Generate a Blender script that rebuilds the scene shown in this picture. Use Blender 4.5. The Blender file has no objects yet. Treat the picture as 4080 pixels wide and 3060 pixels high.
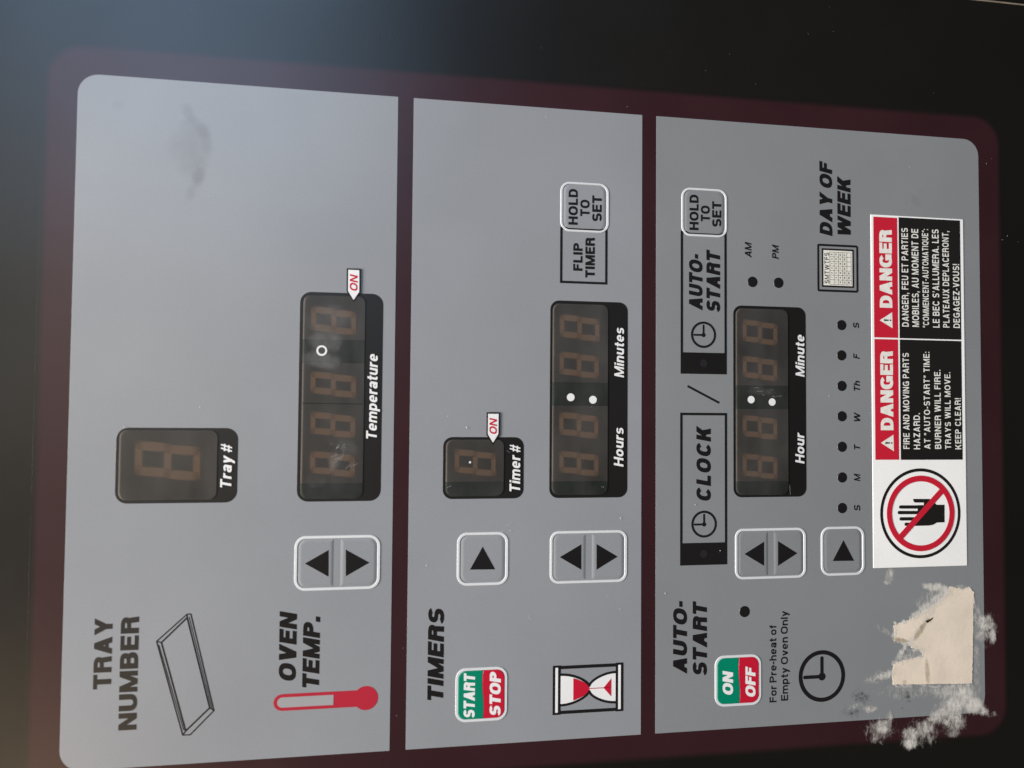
import bpy, math, random
from mathutils import Matrix, Vector
from mathutils.geometry import delaunay_2d_cdt
random.seed(7)
sc = bpy.context.scene
COL = sc.collection

# ------------------------------------------------------------------ camera
# Panel coordinates (metres): u to the panel's right, v up, w out of the panel.
ROOT = Matrix.Translation((0, 0, 1.2)) @ Matrix.Rotation(math.radians(90), 4, 'X')
FPX = 3000.0                                   # focal length in photo pixels (4080 wide)
RC = ((0.008159356743570101, -0.9866824314624069, 0.16245369906826318),
      (-0.9994115863633757, -0.013459038588026793, -0.031548935369150835),
      (0.033315250864611665, -0.1621006900778546, -0.9862116711619819))
TC = Vector((0.01663570145327286, 0.010228714783909222, 0.21324483792148585))
R3 = Matrix(RC); R3T = R3.transposed()
CAM = -(R3T @ TC)
cd = bpy.data.cameras.new('camera'); cam = bpy.data.objects.new('camera', cd); COL.objects.link(cam)
cd.sensor_fit = 'HORIZONTAL'; cd.sensor_width = 36.0; cd.lens = FPX / 4080 * 36.0
cd.clip_start = 0.005; cd.clip_end = 100
cd.dof.use_dof = True; cd.dof.focus_distance = 0.222; cd.dof.aperture_fstop = 11.0
cam.matrix_world = ROOT @ (Matrix.Translation(CAM) @ (R3T @ Matrix.Diagonal((1, -1, -1))).to_4x4())
sc.camera = cam

# ------------------------------------------------------------------ world and lamps
world = bpy.data.worlds.new('World'); sc.world = world; world.use_nodes = True
bg = world.node_tree.nodes['Background']
bg.inputs[0].default_value = (1.0, 0.80, 0.58, 1); bg.inputs[1].default_value = 0.025

def lamp(name, loc, aim, sx, sy, power, col):
    d = bpy.data.lights.new(name, 'AREA'); d.shape = 'RECTANGLE'; d.size = sx; d.size_y = sy
    d.energy = power; d.color = col
    o = bpy.data.objects.new(name, d); COL.objects.link(o)
    p = ROOT @ Vector(loc); q = ROOT @ Vector(aim)
    o.location = p; o.rotation_euler = (q - p).to_track_quat('-Z', 'Y').to_euler()
    return o
lamp('ceiling_lamp', (0.0, 1.50, 0.50), (0, 0, 0), 1.1, 0.55, 74, (1.0, 0.96, 0.93))
lamp('window_light', (0.72, 0.40, 1.02), (0.1, 0.1, 0), 0.8, 0.6, 7.0, (0.44, 0.68, 1.0))
lamp('room_lamp', (-0.7, 0.62, 1.0), (0, 0.1, 0), 0.5, 0.3, 2.1, (1.0, 0.72, 0.42))
lamp('far_lamp', (0.2, 0.5, 1.2), (0, 0, 0), 0.6, 0.4, 1.2, (1.0, 0.85, 0.6))

sc.view_settings.view_transform = 'Standard'; sc.view_settings.look = 'None'
sc.view_settings.exposure = 0; sc.view_settings.gamma = 1; sc.view_settings.use_curve_mapping = False

# ------------------------------------------------------------------ photo pixel -> panel point
CR = dict(F=(0, 0, 2212 / 4080), S=(0, 0, 1),
          c1=(0, 0, 1.6265), c2=(1020, 0, 1.6265), c3=(2040, 0, 1.6265), c4=(3060, 0, 1.6265),
          c5=(0, 2040, 1.6265), c6=(1020, 2040, 1.6265), c7=(2040, 2040, 1.6265), c8=(3060, 2040, 1.6265),
          a1=(400, 1020, 1.595), a2=(1100, 1020, 1.185), a3=(1700, 1580, 1.9755), a4=(2140, 680, 1.929),
          a5=(2140, 1500, 1.8433), a6=(2660, 680, 1.929), a7=(2660, 1500, 1.8433),
          a8=(3220, 600, 1.8433), b1=(3220, 1440, 1.8433))
def P(c, x, y):
    ox, oy, s = CR[c]
    d = R3T @ Vector(((ox + x / s - 2040) / FPX, (oy + y / s - 1530) / FPX, 1))
    k = -CAM.z / d.z
    return (CAM.x + k * d.x, CAM.y + k * d.y)
def BOX(c, x0, y0, x1, y1):
    """image box -> panel box (u0, u1, v0, v1); image up is panel right, image left is panel up"""
    xm, ym = (x0 + x1) / 2, (y0 + y1) / 2
    return (P(c, xm, y1)[0], P(c, xm, y0)[0], P(c, x1, ym)[1], P(c, x0, ym)[1])
W2 = 0.089
VT, VB, D1, D2, D3, D4 = 0.13136, -0.13136, 0.04947, 0.04519, -0.02090, -0.02520
MM = 0.001

# ------------------------------------------------------------------ materials
def nodes(name):
    m = bpy.data.materials.new(name); m.use_nodes = True
    nt = m.node_tree; return m, nt, nt.nodes['Principled BSDF']
def N(nt, t, **kw):
    n = nt.nodes.new(t)
    for k, v in kw.items(): setattr(n, k, v)
    return n
def mat(name, col, rough=0.45, spec=0.5, blotch=0.05, bscale=35, speck=0.03, bump=0.0, bumpscale=3500, rvar=0.06):
    m, nt, b = nodes(name); L = nt.links.new
    tc = N(nt, 'ShaderNodeTexCoord'); 
    n1 = N(nt, 'ShaderNodeTexNoise'); n1.inputs['Scale'].default_value = bscale; n1.inputs['Detail'].default_value = 5
    n2 = N(nt, 'ShaderNodeTexNoise'); n2.inputs['Scale'].default_value = 2600; n2.inputs['Detail'].default_value = 2
    L(tc.outputs['Object'], n1.inputs['Vector']); L(tc.outputs['Object'], n2.inputs['Vector'])
    r1 = N(nt, 'ShaderNodeMapRange'); r1.inputs[3].default_value = 1 - blotch; r1.inputs[4].default_value = 1 + blotch
    r1.inputs[1].default_value = 0.25; r1.inputs[2].default_value = 0.75
    r2 = N(nt, 'ShaderNodeMapRange'); r2.inputs[3].default_value = 1 - speck; r2.inputs[4].default_value = 1 + speck
    r2.inputs[1].default_value = 0.25; r2.inputs[2].default_value = 0.75
    L(n1.outputs['Fac'], r1.inputs[0]); L(n2.outputs['Fac'], r2.inputs[0])
    mu = N(nt, 'ShaderNodeMath', operation='MULTIPLY'); L(r1.outputs[0], mu.inputs[0]); L(r2.outputs[0], mu.inputs[1])
    mx = N(nt, 'ShaderNodeVectorMath', operation='SCALE'); mx.inputs[0].default_value = col[:3]; L(mu.outputs[0], mx.inputs['Scale'])
    L(mx.outputs[0], b.inputs['Base Color'])
    rr = N(nt, 'ShaderNodeMapRange'); rr.inputs[3].default_value = rough - rvar; rr.inputs[4].default_value = rough + rvar
    n3 = N(nt, 'ShaderNodeTexNoise'); n3.inputs['Scale'].default_value = 22; n3.inputs['Detail'].default_value = 6
    L(tc.outputs['Object'], n3.inputs['Vector']); L(n3.outputs['Fac'], rr.inputs[0]); L(rr.outputs[0], b.inputs['Roughness'])
    b.inputs['Specular IOR Level'].default_value = spec
    if bump:
        bn = N(nt, 'ShaderNodeTexNoise'); bn.inputs['Scale'].default_value = bumpscale; bn.inputs['Detail'].default_value = 2
        L(tc.outputs['Object'], bn.inputs['Vector'])
        bp = N(nt, 'ShaderNodeBump'); bp.inputs['Strength'].default_value = bump; bp.inputs['Distance'].default_value = 0.00005
        L(bn.outputs['Fac'], bp.inputs['Height']); L(bp.outputs[0], b.inputs['Normal'])
    m['b'] = b.name
    return m
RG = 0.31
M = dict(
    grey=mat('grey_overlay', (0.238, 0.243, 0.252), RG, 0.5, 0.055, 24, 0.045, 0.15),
    grey_dimmed=mat('grey_overlay_dimmed', (0.202, 0.207, 0.208), RG, 0.5, 0.055, 24, 0.045, 0.15),  # same grey overlay, the lower section's dimmer light put into its colour
    cream=mat('cream_sheet', (0.70, 0.67, 0.58), RG, 0.4, 0.05),
    black_ink=mat('black_ink', (0.010, 0.009, 0.009), RG, 0.4, 0.1),
    soft_ink=mat('worn_ink', (0.022, 0.020, 0.018), RG, 0.4, 0.2),
    white_ink=mat('white_ink', (0.70, 0.69, 0.67), RG, 0.5, 0.04),
    ring=mat('white_key_line', (0.58, 0.58, 0.58), 0.4, 0.5, 0.05),
    red_ink=mat('red_ink', (0.46, 0.009, 0.028), RG, 0.5, 0.05),
    therm=mat('thermometer_red', (0.37, 0.018, 0.035), RG, 0.5, 0.05),
    green_ink=mat('green_ink', (0.0, 0.19, 0.105), RG, 0.5, 0.05),
    pale_grey=mat('pale_grey', (0.30, 0.29, 0.29), RG, 0.5, 0.03),
    fascia=mat('black_enamel', (0.0075, 0.0065, 0.0055), RG, 0.5, 0.2, 14, 0.12, 0.2, 1500, 0.07),
    sticker=mat('sticker_white', (0.82, 0.80, 0.76), 0.5, 0.4, 0.06),
    s_red=mat('sticker_red', (0.50, 0.012, 0.030), 0.45, 0.4, 0.05),
    s_black=mat('sticker_black', (0.010, 0.009, 0.008), 0.45, 0.4, 0.1),
    s_white=mat('sticker_lettering', (0.72, 0.69, 0.62), 0.5, 0.4, 0.1, 900),
    frame=mat('display_black', (0.0085, 0.0075, 0.0070), 0.38, 0.5, 0.1),
    led=mat('led_face', (0.215, 0.184, 0.160), 0.6, 0.3, 0.22, 70),
    pcb=mat('circuit_board', (0.080, 0.094, 0.079), 0.6, 0.3, 0.3, 160),
    lamp_dot=mat('indicator_lens', (0.010, 0.009, 0.009), 0.3, 0.5, 0.05),
    lamp_dim=mat('indicator_dim', (0.017, 0.017, 0.020), 0.3, 0.5, 0.05),
    metal=mat('edge_metal', (0.23, 0.19, 0.14), 0.4, 0.5, 0.3, 120),
    paper=mat('paper_tan', (0.67, 0.57, 0.455), 0.8, 0.2, 0.10, 110, 0.04, 0.5, 900),
    stain=mat('paper_stain', (0.33, 0.25, 0.15), 0.8, 0.2, 0.3, 500),
    dust=mat('dust', (0.62, 0.60, 0.57), 0.9, 0.1, 0.2),
)
# maroon border: printed colour that fades into the black at its outer edge (soft print edge)
def maroon_mat(hu, hv, cu, cv, rad, fade):
    m = mat('maroon_border', (0.029, 0.0098, 0.0122), RG, 0.5, 0.12, 40, 0.05, 0.15); nt = m.node_tree; L = nt.links.new
    b = nt.nodes['Principled BSDF']; src = b.inputs['Base Color'].links[0].from_socket
    tc = N(nt, 'ShaderNodeTexCoord'); sx = N(nt, 'ShaderNodeSeparateXYZ'); L(tc.outputs['Object'], sx.inputs[0])
    def ax(o, c, h):
        s = N(nt, 'ShaderNodeMath', operation='SUBTRACT'); L(o, s.inputs[0]); s.inputs[1].default_value = c
        a = N(nt, 'ShaderNodeMath', operation='ABSOLUTE'); L(s.outputs[0], a.inputs[0])
        q = N(nt, 'ShaderNodeMath', operation='SUBTRACT'); L(a.outputs[0], q.inputs[0]); q.inputs[1].default_value = h - rad
        z = N(nt, 'ShaderNodeMath', operation='MAXIMUM'); L(q.outputs[0], z.inputs[0]); z.inputs[1].default_value = 0
        return z
    a, c = ax(sx.outputs[0], cu, hu), ax(sx.outputs[1], cv, hv)
    cb = N(nt, 'ShaderNodeCombineXYZ'); L(a.outputs[0], cb.inputs[0]); L(c.outputs[0], cb.inputs[1])
    ln = N(nt, 'ShaderNodeVectorMath', operation='LENGTH'); L(cb.outputs[0], ln.inputs[0])
    mr = N(nt, 'ShaderNodeMapRange', interpolation_type='SMOOTHSTEP')
    mr.inputs[1].default_value = rad - fade; mr.inputs[2].default_value = rad
    L(ln.outputs['Value'], mr.inputs[0])
    mx = N(nt, 'ShaderNodeMix', data_type='RGBA'); L(mr.outputs[0], mx.inputs['Factor'])
    L(src, mx.inputs['A']); mx.inputs['B'].default_value = (0.0075, 0.0065, 0.0055, 1)
    L(mx.outputs['Result'], b.inputs['Base Color'])
    return m
def segment_mat():
    """unlit LED segment: amber plastic whose edge melts into the diffusing face"""
    m, nt, b = nodes('led_segment'); L = nt.links.new
    b.inputs['Base Color'].default_value = (0.70, 0.455, 0.31, 1); b.inputs['Roughness'].default_value = 0.6
    b.inputs['Specular IOR Level'].default_value = 0.2
    tc = N(nt, 'ShaderNodeTexCoord'); sx = N(nt, 'ShaderNodeSeparateXYZ'); L(tc.outputs['Generated'], sx.inputs[0])
    def e(o, lim):
        s = N(nt, 'ShaderNodeMath', operation='SUBTRACT'); L(o, s.inputs[0]); s.inputs[1].default_value = 0.5
        a = N(nt, 'ShaderNodeMath', operation='ABSOLUTE'); L(s.outputs[0], a.inputs[0])
        r = N(nt, 'ShaderNodeMapRange', interpolation_type='SMOOTHSTEP')
        r.inputs[1].default_value = 0.5; r.inputs[2].default_value = lim; L(a.outputs[0], r.inputs[0]); return r
    p, q = e(sx.outputs[0], .2), e(sx.outputs[1], .2)
    mu = N(nt, 'ShaderNodeMath', operation='MULTIPLY'); L(p.outputs[0], mu.inputs[0]); L(q.outputs[0], mu.inputs[1])
    sq = N(nt, 'ShaderNodeMath', operation='POWER'); L(mu.outputs[0], sq.inputs[0]); sq.inputs[1].default_value = 0.6
    m2 = N(nt, 'ShaderNodeMath', operation='MULTIPLY'); L(sq.outputs[0], m2.inputs[0]); m2.inputs[1].default_value = 0.78
    L(m2.outputs[0], b.inputs['Alpha'])
    return m
M['segment'] = segment_mat()
def pane_mat():
    m = bpy.data.materials.new('smoked_window'); m.use_nodes = True; nt = m.node_tree; L = nt.links.new
    nt.nodes.remove(nt.nodes['Principled BSDF']); out = nt.nodes['Material Output']
    t = N(nt, 'ShaderNodeBsdfTransparent'); t.inputs[0].default_value = (0.86, 0.84, 0.80, 1)
    g = N(nt, 'ShaderNodeBsdfGlossy'); g.inputs['Roughness'].default_value = 0.33
    f = N(nt, 'ShaderNodeFresnel'); f.inputs[0].default_value = 1.45
    mx = N(nt, 'ShaderNodeMixShader'); L(f.outputs[0], mx.inputs[0]); L(t.outputs[0], mx.inputs[1]); L(g.outputs[0], mx.inputs[2])
    # patchy pale haze mixed into the colour of the pane
    df = N(nt, 'ShaderNodeBsdfDiffuse'); df.inputs[0].default_value = (0.50, 0.47, 0.44, 1)
    tc = N(nt, 'ShaderNodeTexCoord'); n = N(nt, 'ShaderNodeTexNoise'); n.inputs['Scale'].default_value = 75; n.inputs['Detail'].default_value = 6
    mp = N(nt, 'ShaderNodeMapping'); mp.inputs['Scale'].default_value = (0.6, 1.6, 1); mp.inputs['Rotation'].default_value = (0, 0, 0.5)
    L(tc.outputs['Object'], mp.inputs[0]); L(mp.outputs[0], n.inputs['Vector'])
    r = N(nt, 'ShaderNodeMapRange'); r.inputs[1].default_value = 0.35; r.inputs[2].default_value = 0.8; r.inputs[3].default_value = 0.008; r.inputs[4].default_value = 0.065
    L(n.outputs['Fac'], r.inputs[0]); m2 = N(nt, 'ShaderNodeMixShader'); L(r.outputs[0], m2.inputs[0]); L(mx.outputs[0], m2.inputs[1]); L(df.outputs[0], m2.inputs[2])
    L(m2.outputs[0], out.inputs[0]); return m
M['pane'] = pane_mat()
def film_mat(name, col, rough, nscale, contrast, gain=1.0, detail=8, streak=None):
    """patchy film: opacity from the 'dens' attribute broken up by noise"""
    m, nt, b = nodes(name); L = nt.links.new
    b.inputs['Base Color'].default_value = (*col, 1); b.inputs['Roughness'].default_value = rough
    b.inputs['Specular IOR Level'].default_value = 0.2
    at = N(nt, 'ShaderNodeAttribute', attribute_name='dens'); tc = N(nt, 'ShaderNodeTexCoord')
    n = N(nt, 'ShaderNodeTexNoise'); n.inputs['Scale'].default_value = nscale; n.inputs['Detail'].default_value = detail
    n.inputs['Roughness'].default_value = 0.74
    if streak:
        mp = N(nt, 'ShaderNodeMapping'); mp.inputs['Rotation'].default_value = (0, 0, streak[0]); mp.inputs['Scale'].default_value = (streak[1], streak[2], 1)
        n.inputs['Distortion'].default_value = 0.7
        L(tc.outputs['Object'], mp.inputs[0]); L(mp.outputs[0], n.inputs['Vector'])
    else: L(tc.outputs['Object'], n.inputs['Vector'])
    s = N(nt, 'ShaderNodeMath', operation='SUBTRACT'); L(n.outputs['Fac'], s.inputs[0]); s.inputs[1].default_value = 0.5
    k = N(nt, 'ShaderNodeMath', operation='MULTIPLY'); L(s.outputs[0], k.inputs[0]); k.inputs[1].default_value = contrast
    a = N(nt, 'ShaderNodeMath', operation='ADD'); L(at.outputs['Fac'], a.inputs[0]); L(k.outputs[0], a.inputs[1])
    r = N(nt, 'ShaderNodeMapRange', interpolation_type='SMOOTHSTEP')
    r.inputs[1].default_value = 0.22; r.inputs[2].default_value = 1.15; r.inputs[4].default_value = gain
    L(a.outputs[0], r.inputs[0])
    z = N(nt, 'ShaderNodeMath', operation='MULTIPLY'); L(r.outputs[0], z.inputs[0])
    e = N(nt, 'ShaderNodeMapRange'); e.inputs[2].default_value = 0.12; L(at.outputs['Fac'], e.inputs[0]); L(e.outputs[0], z.inputs[1])
    L(z.outputs[0], b.inputs['Alpha'])
    return m
M['fibre'] = film_mat('paper_fibre', (0.72, 0.68, 0.61), 0.9, 560, 1.75, 0.80, 9, (0.9, 0.7, 1.25))
M['smudge'] = film_mat('grey_smudge', (0.12, 0.12, 0.12), 0.45, 110, 0.5, 0.30, 4)
M['wipe_reflection'] = film_mat('wipe_reflection_film', (0.34, 0.33, 0.32), 0.8, 260, 1.0, 0.30)

# ------------------------------------------------------------------ object helpers
def node_obj(name, mesh, material, parent, z=0.0):
    o = bpy.data.objects.new(name, mesh); COL.objects.link(o)
    if material is not None and not mesh.materials: mesh.materials.append(material)
    if parent is not None: o.parent = parent
    else: o.matrix_world = ROOT
    o.location.z += z if parent is not None else 0
    return o
def obj(name, V, Fc, material, parent, smooth=False):
    me = bpy.data.meshes.new(name); me.from_pydata(V, [], Fc); me.update()
    if smooth: me.polygons.foreach_set('use_smooth', [True] * len(me.polygons))
    return node_obj(name, me, material, parent)
def rr_loop(b, r, seg=7, ins=0.0):
    """rounded rectangle loop; r = radius or (bl, br, tr, tl)"""
    u0, u1, v0, v1 = b; u0 += ins; v0 += ins; u1 -= ins; v1 -= ins
    rs = [r] * 4 if not isinstance(r, (tuple, list)) else list(r)
    rs = [max(q - ins, 1e-5) for q in rs]
    out = []
    for (cx, cy, a0, q) in ((u0 + rs[0], v0 + rs[0], 180, rs[0]), (u1 - rs[1], v0 + rs[1], 270, rs[1]),
                            (u1 - rs[2], v1 - rs[2], 0, rs[2]), (u0 + rs[3], v1 - rs[3], 90, rs[3])):
        for i in range(seg + 1):
            a = math.radians(a0 + 90 * i / seg); out.append((cx + q * math.cos(a), cy + q * math.sin(a)))
    return out
def loft(name, loops, material, parent, cap=True, smooth=False):
    V, Fc = [], []; n = len(loops[0][0])
    for pts, z in loops: V += [(x, y, z) for x, y in pts]
    for k in range(len(loops) - 1):
        for i in range(n):
            j = (i + 1) % n; Fc.append((k * n + i, k * n + j, (k + 1) * n + j, (k + 1) * n + i))
    if cap: Fc.append(tuple(range((len(loops) - 1) * n, len(loops) * n)))
    return obj(name, V, Fc, material, parent, smooth)
def slab(name, b, r, z0, z1, bev, material, parent):
    return loft(name, [(rr_loop(b, r), z0), (rr_loop(b, r), z1 - bev), (rr_loop(b, r, ins=bev * 0.35), z1 - bev * 0.35),
                       (rr_loop(b, r, ins=bev), z1)], material, parent)
def pillow(name, b, r, z0, z1, ed, material, parent):
    """softly embossed key: edge rolls over width ed"""
    L = [(rr_loop(b, r), z0)]
    for i in range(1, 7):
        t = i / 6; L.append((rr_loop(b, r, ins=ed * t), z0 + (z1 - z0) * math.sin(t * math.pi / 2)))
    return loft(name, L, material, parent)
def frame_ring(name, b, r, w, z, material, parent, h=0.06 * MM):
    L = [(rr_loop(b, r), z - 0.05 * MM), (rr_loop(b, r, ins=0.08 * MM), z + h), (rr_loop(b, r, ins=w - 0.08 * MM), z + h), (rr_loop(b, r, ins=w), z - 0.05 * MM)]
    return loft(name, L, material, parent, cap=False)
def flat(name, polys, z, material, parent, th=0.03 * MM):
    """flat print: union of polygons, no overlapping faces"""
    V, Fc = union(polys)
    return obj(name, [(x, y, z) for x, y in V], Fc, material, parent)
def union(polys):
    vs, fs = [], []
    for p in polys:
        a = sum(p[i - 1][0] * p[i][1] - p[i][0] * p[i - 1][1] for i in range(len(p)))
        if a < 0: p = p[::-1]
        fs.append(list(range(len(vs), len(vs) + len(p)))); vs += [Vector(q) for q in p]
    v, e, f, ov, oe, of = delaunay_2d_cdt(vs, [], fs, 0, 1e-7)
    F2 = []
    for t, o in zip(f, of):
        if o:
            a = sum(v[t[i - 1]].x * v[t[i]].y - v[t[i]].x * v[t[i - 1]].y for i in range(len(t)))
            F2.append(tuple(t) if a > 0 else tuple(t[::-1]))
    used = sorted({i for t in F2 for i in t}); mp = {k: i for i, k in enumerate(used)}
    return [(v[k].x, v[k].y) for k in used], [tuple(mp[i] for i in t) for t in F2]
def line(p, q, w, cap=True):
    dx, dy = q[0] - p[0], q[1] - p[1]; l = math.hypot(dx, dy)
    if l < 1e-9: return disc(p, w / 2, n=8)
    a = math.atan2(dy, dx); h = w / 2; n = 6 if cap else 1
    end = lambda c, b: [(c[0] + h * math.cos(b + math.pi * i / n), c[1] + h * math.sin(b + math.pi * i / n)) for i in range(n + 1)]
    return end(q, a - math.pi / 2) + end(p, a + math.pi / 2)
def disc(c, ru, rv=None, n=28, a0=0, a1=360):
    rv = rv or ru
    return [(c[0] + ru * math.cos(math.radians(a0 + (a1 - a0) * i / n)), c[1] + rv * math.sin(math.radians(a0 + (a1 - a0) * i / n))) for i in range(n if a1 - a0 >= 360 else n + 1)]
def annulus(c, ru, rv, w, n=48, a0=0, a1=360):
    out = []
    for i in range(n):
        a, b = [math.radians(a0 + (a1 - a0) * k / n) for k in (i, i + 1)]
        out.append([(c[0] + ru * math.cos(a), c[1] + rv * math.sin(a)), (c[0] + ru * math.cos(b), c[1] + rv * math.sin(b)),
                    (c[0] + (ru - w) * math.cos(b), c[1] + (rv - w) * math.sin(b)), (c[0] + (ru - w) * math.cos(a), c[1] + (rv - w) * math.sin(a))])
    return out
def path(c, pts, w, closed=False):
    q = [P(c, *p) for p in pts]; n = len(q)
    return [line(q[i], q[(i + 1) % n], w) for i in range(n if closed else n - 1)]
def poly(c, pts): return [P(c, *p) for p in pts]

# ------------------------------------------------------------------ lettering: a grotesque drawn from strokes (cap height = 1)
XH = 0.74
def arc(cx, cy, rx, ry, a0, a1, S, H, n=None):
    n = n or max(6, int(abs(a1 - a0) / 14)); out = []; ex = 2 / 2.35
    def pt(a, x, y):
        c, s = math.cos(a), math.sin(a)
        return (cx + x * math.copysign(abs(c) ** ex, c), cy + y * math.copysign(abs(s) ** ex, s))
    for i in range(n):
        a, b = [math.radians(a0 + (a1 - a0) * k / n) for k in (i, i + 1)]
        out.append([pt(a, rx, ry), pt(b, rx, ry), pt(b, rx - S, ry - H), pt(a, rx - S, ry - H)])
    return out
def glyph(ch, S, H):
    R = lambda a, b, c, d: [[(a, b), (c, b), (c, d), (a, d)]]
    Dg = lambda xa, ya, xb, yb, w: [[(xa, ya), (xa + w, ya), (xb + w, yb), (xb, yb)]]
    A = lambda cx, cy, rx, ry, a0, a1: arc(cx, cy, rx, ry, a0, a1, S, H)
    d = S * 1.1; X = XH
    if ch == 'A': w = .98; m = (w - d) / 2; return Dg(0, 0, m, 1, d) + Dg(w - d, 0, m, 1, d) + R(.2 * m + d * .5, .19, w - .2 * m - d * .5, .19 + H * .9), w
    if ch == 'B': w = .88; t = .53; return R(0, 0, S, 1) + R(S * .5, 1 - H, w * .55, 1) + R(S * .5, t - H / 2, w * .55, t + H / 2) + R(S * .5, 0, w * .55, H) + A(w * .53, (1 + t - H / 2) / 2, w * .43, (1 - t + H / 2) / 2, -90, 90) + A(w * .53, (t + H / 2) / 2, w * .47, (t + H / 2) / 2, -90, 90), w
    if ch == 'C': w = .94; return A(w / 2, .5, w / 2, .5, 33, 327), w
    if ch == 'D': w = .9; return R(0, 0, S, 1) + R(S * .5, 0, w * .45, H) + R(S * .5, 1 - H, w * .45, 1) + A(w * .43, .5, w * .57, .5, -90, 90), w
    if ch in 'EF':
        w = .78 if ch == 'E' else .74
        q = R(0, 0, S, 1) + R(S * .5, 1 - H, w, 1) + R(S * .5, .53 - H / 2, w * .93, .53 + H / 2)
        return q + (R(S * .5, 0, w, H) if ch == 'E' else []), w
    if ch == 'G': w = .98; return A(w / 2, .5, w / 2, .5, 35, 330) + R(w - S * .85, 0.03, w, .53) + R(w * .53, .53 - H * .95, w, .53), w
    if ch == 'H': w = .9; return R(0, 0, S, 1) + R(w - S, 0, w, 1) + R(S * .5, .52 - H / 2, w - S * .5, .52 + H / 2), w
    if ch in 'Il': return R(0, 0, S, 1), S
    if ch == 'K': w = .96; return R(0, 0, S, 1) + Dg(S * .55, .34, w - d * 1.25, 1, d * 1.2) + Dg(w - d * 1.15, 0, .33 * w, .62, d * 1.1), w
    if ch == 'L': w = .72; return R(0, 0, S, 1) + R(S * .5, 0, w, H), w
    if ch == 'M': w = 1.12; s = S * .9; return R(0, 0, s, 1) + R(w - s, 0, w, 1) + Dg(w / 2 - s * .5, 0, s * .15, 1, s) + Dg(w / 2 - s * .5, 0, w - s * 1.15, 1, s), w
    if ch == 'N': w = .9; return R(0, 0, S * .95, 1) + R(w - S * .95, 0, w, 1) + Dg(w - S, 0, 0, 1, S), w
    if ch in 'OQ0':
        w = 1.0 if ch != '0' else .7
        return A(w / 2, .5, w / 2, .5, 0, 360) + (Dg(w - d, -.06, w * .52, .3, d * .8) if ch == 'Q' else []), w
    if ch in 'PR':
        w = .84 if ch == 'P' else .9; t = .40 if ch == 'P' else .44
        q = R(0, 0, S, 1) + R(S * .5, 1 - H, w * .5, 1) + R(S * .5, t, w * .5, t + H) + A(w * .48, (1 + t) / 2, w * (.52 if ch == 'P' else .49), (1 - t) / 2, -90, 90)
        return q + (Dg(w - S * 1.0, 0, w - S * 1.22, t + H * .6, S) if ch == 'R' else []), w
    if ch in 'Ss':
        k = 1 if ch == 'S' else X; w = .86 if ch == 'S' else .68; h = H * (1 if ch == 'S' else .9)
        return arc(w / 2, k * (.75) - h / 4, w * .475, k * .25 + h / 4, 22, 270, S * .95, h) + arc(w / 2, k * .25 + h / 4, w / 2, k * .25 + h / 4, -158, 90, S * .95, h), w
    if ch == 'T': w = .82; return R(0, 1 - H, w, 1) + R(w / 2 - S / 2, 0, w / 2 + S / 2, 1 - H * .5), w
    if ch == 'U': w = .9; r = .40; return R(0, r, S, 1) + R(w - S, r, w, 1) + A(w / 2, r, w / 2, r, 180, 360), w
    if ch in 'Vv': k = 1 if ch == 'V' else X; w = .94 if ch == 'V' else .74; m = (w - d) / 2; return Dg(m, 0, 0, k, d) + Dg(m, 0, w - d, k, d), w
    if ch == 'W': w = 1.36; e = d * .92; q = w * .27; return Dg(q - e / 2, 0, 0, 1, e) + Dg(q - e / 2, 0, w / 2 - e / 2, 1, e) + Dg(w - q - e / 2, 0, w / 2 - e / 2, 1, e) + Dg(w - q - e / 2, 0, w - e, 1, e), w
    if ch == 'X': w = .94; e = d * 1.1; return Dg(0, 0, w - e, 1, e) + Dg(w - e, 0, 0, 1, e), w
    if ch == 'Y': w = .94; m = (w - d) / 2; return R(w / 2 - S / 2, 0, w / 2 + S / 2, .45) + Dg(m, .38, 0, 1, d) + Dg(m, .38, w - d, 1, d), w
    if ch == 'Z': w = .82; return R(0, 0, w, H) + R(0, 1 - H, w, 1) + Dg(0, H * .5, w - d * 1.15, 1 - H * .5, d * 1.15), w
    if ch == 'a': w = .7; return R(w - S, 0, w, X * .62) + A(w / 2, X - .27, w / 2, .27, 0, 160) + R(w - S, X * .5, w, X - .26) + A(w * .46, X * .3, w * .46, X * .3, 0, 360), w
    if ch == 'e': w = .74; return A(w / 2, X / 2, w / 2, X / 2, 0, 318) + R(S * .5, X / 2 - H * .4, w - S * .1, X / 2 + H * .35), w
    if ch == 'f': w = .46; return R(.11, 0, .11 + S, .78) + A(.11 + .3, .74, .3, .26, 90, 180) + R(0, X - H * .85, w - .02, X), w
    if ch in 'hn': w = .72; t = 1 if ch == 'h' else X; r = .32; return R(0, 0, S, t) + A(w / 2, X - r, w / 2, r, 0, 165) + R(w - S, 0, w, X - r), w
    if ch == 'i': return R(0, 0, S, X) + R(0, 1 - H * .95, S, 1), S
    if ch == 'm': w = 1.12; r = .3; h = (w + S) / 4; s = S * .92; return R(0, 0, s, X) + A(h, X - r, h, r, 0, 165) + R(2 * h - s, 0, 2 * h, X - r) + A(w - h, X - r, h, r, 0, 180) + R(w - s, 0, w, X - r), w
    if ch == 'o': w = .76; return A(w / 2, X / 2, w / 2, X / 2, 0, 360), w
    if ch == 'p': w = .74; return R(0, -.27, S, X) + A(w / 2, X / 2, w / 2, X / 2, 0, 360), w
    if ch == 'r': w = .48; return R(0, 0, S, X) + A(.40, X - .36, .40, .36, 78, 170), w
    if ch == 't': w = .46; return R(.1, H * .4, .1 + S, .95) + R(0, X - H * .85, w, X) + R(.1 + S * .35, 0, w, H * .9), w
    if ch == 'u': w = .72; r = .32; return R(0, r, S, X) + R(w - S, 0, w, X) + A(w / 2, r, w / 2, r, 180, 345), w
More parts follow.
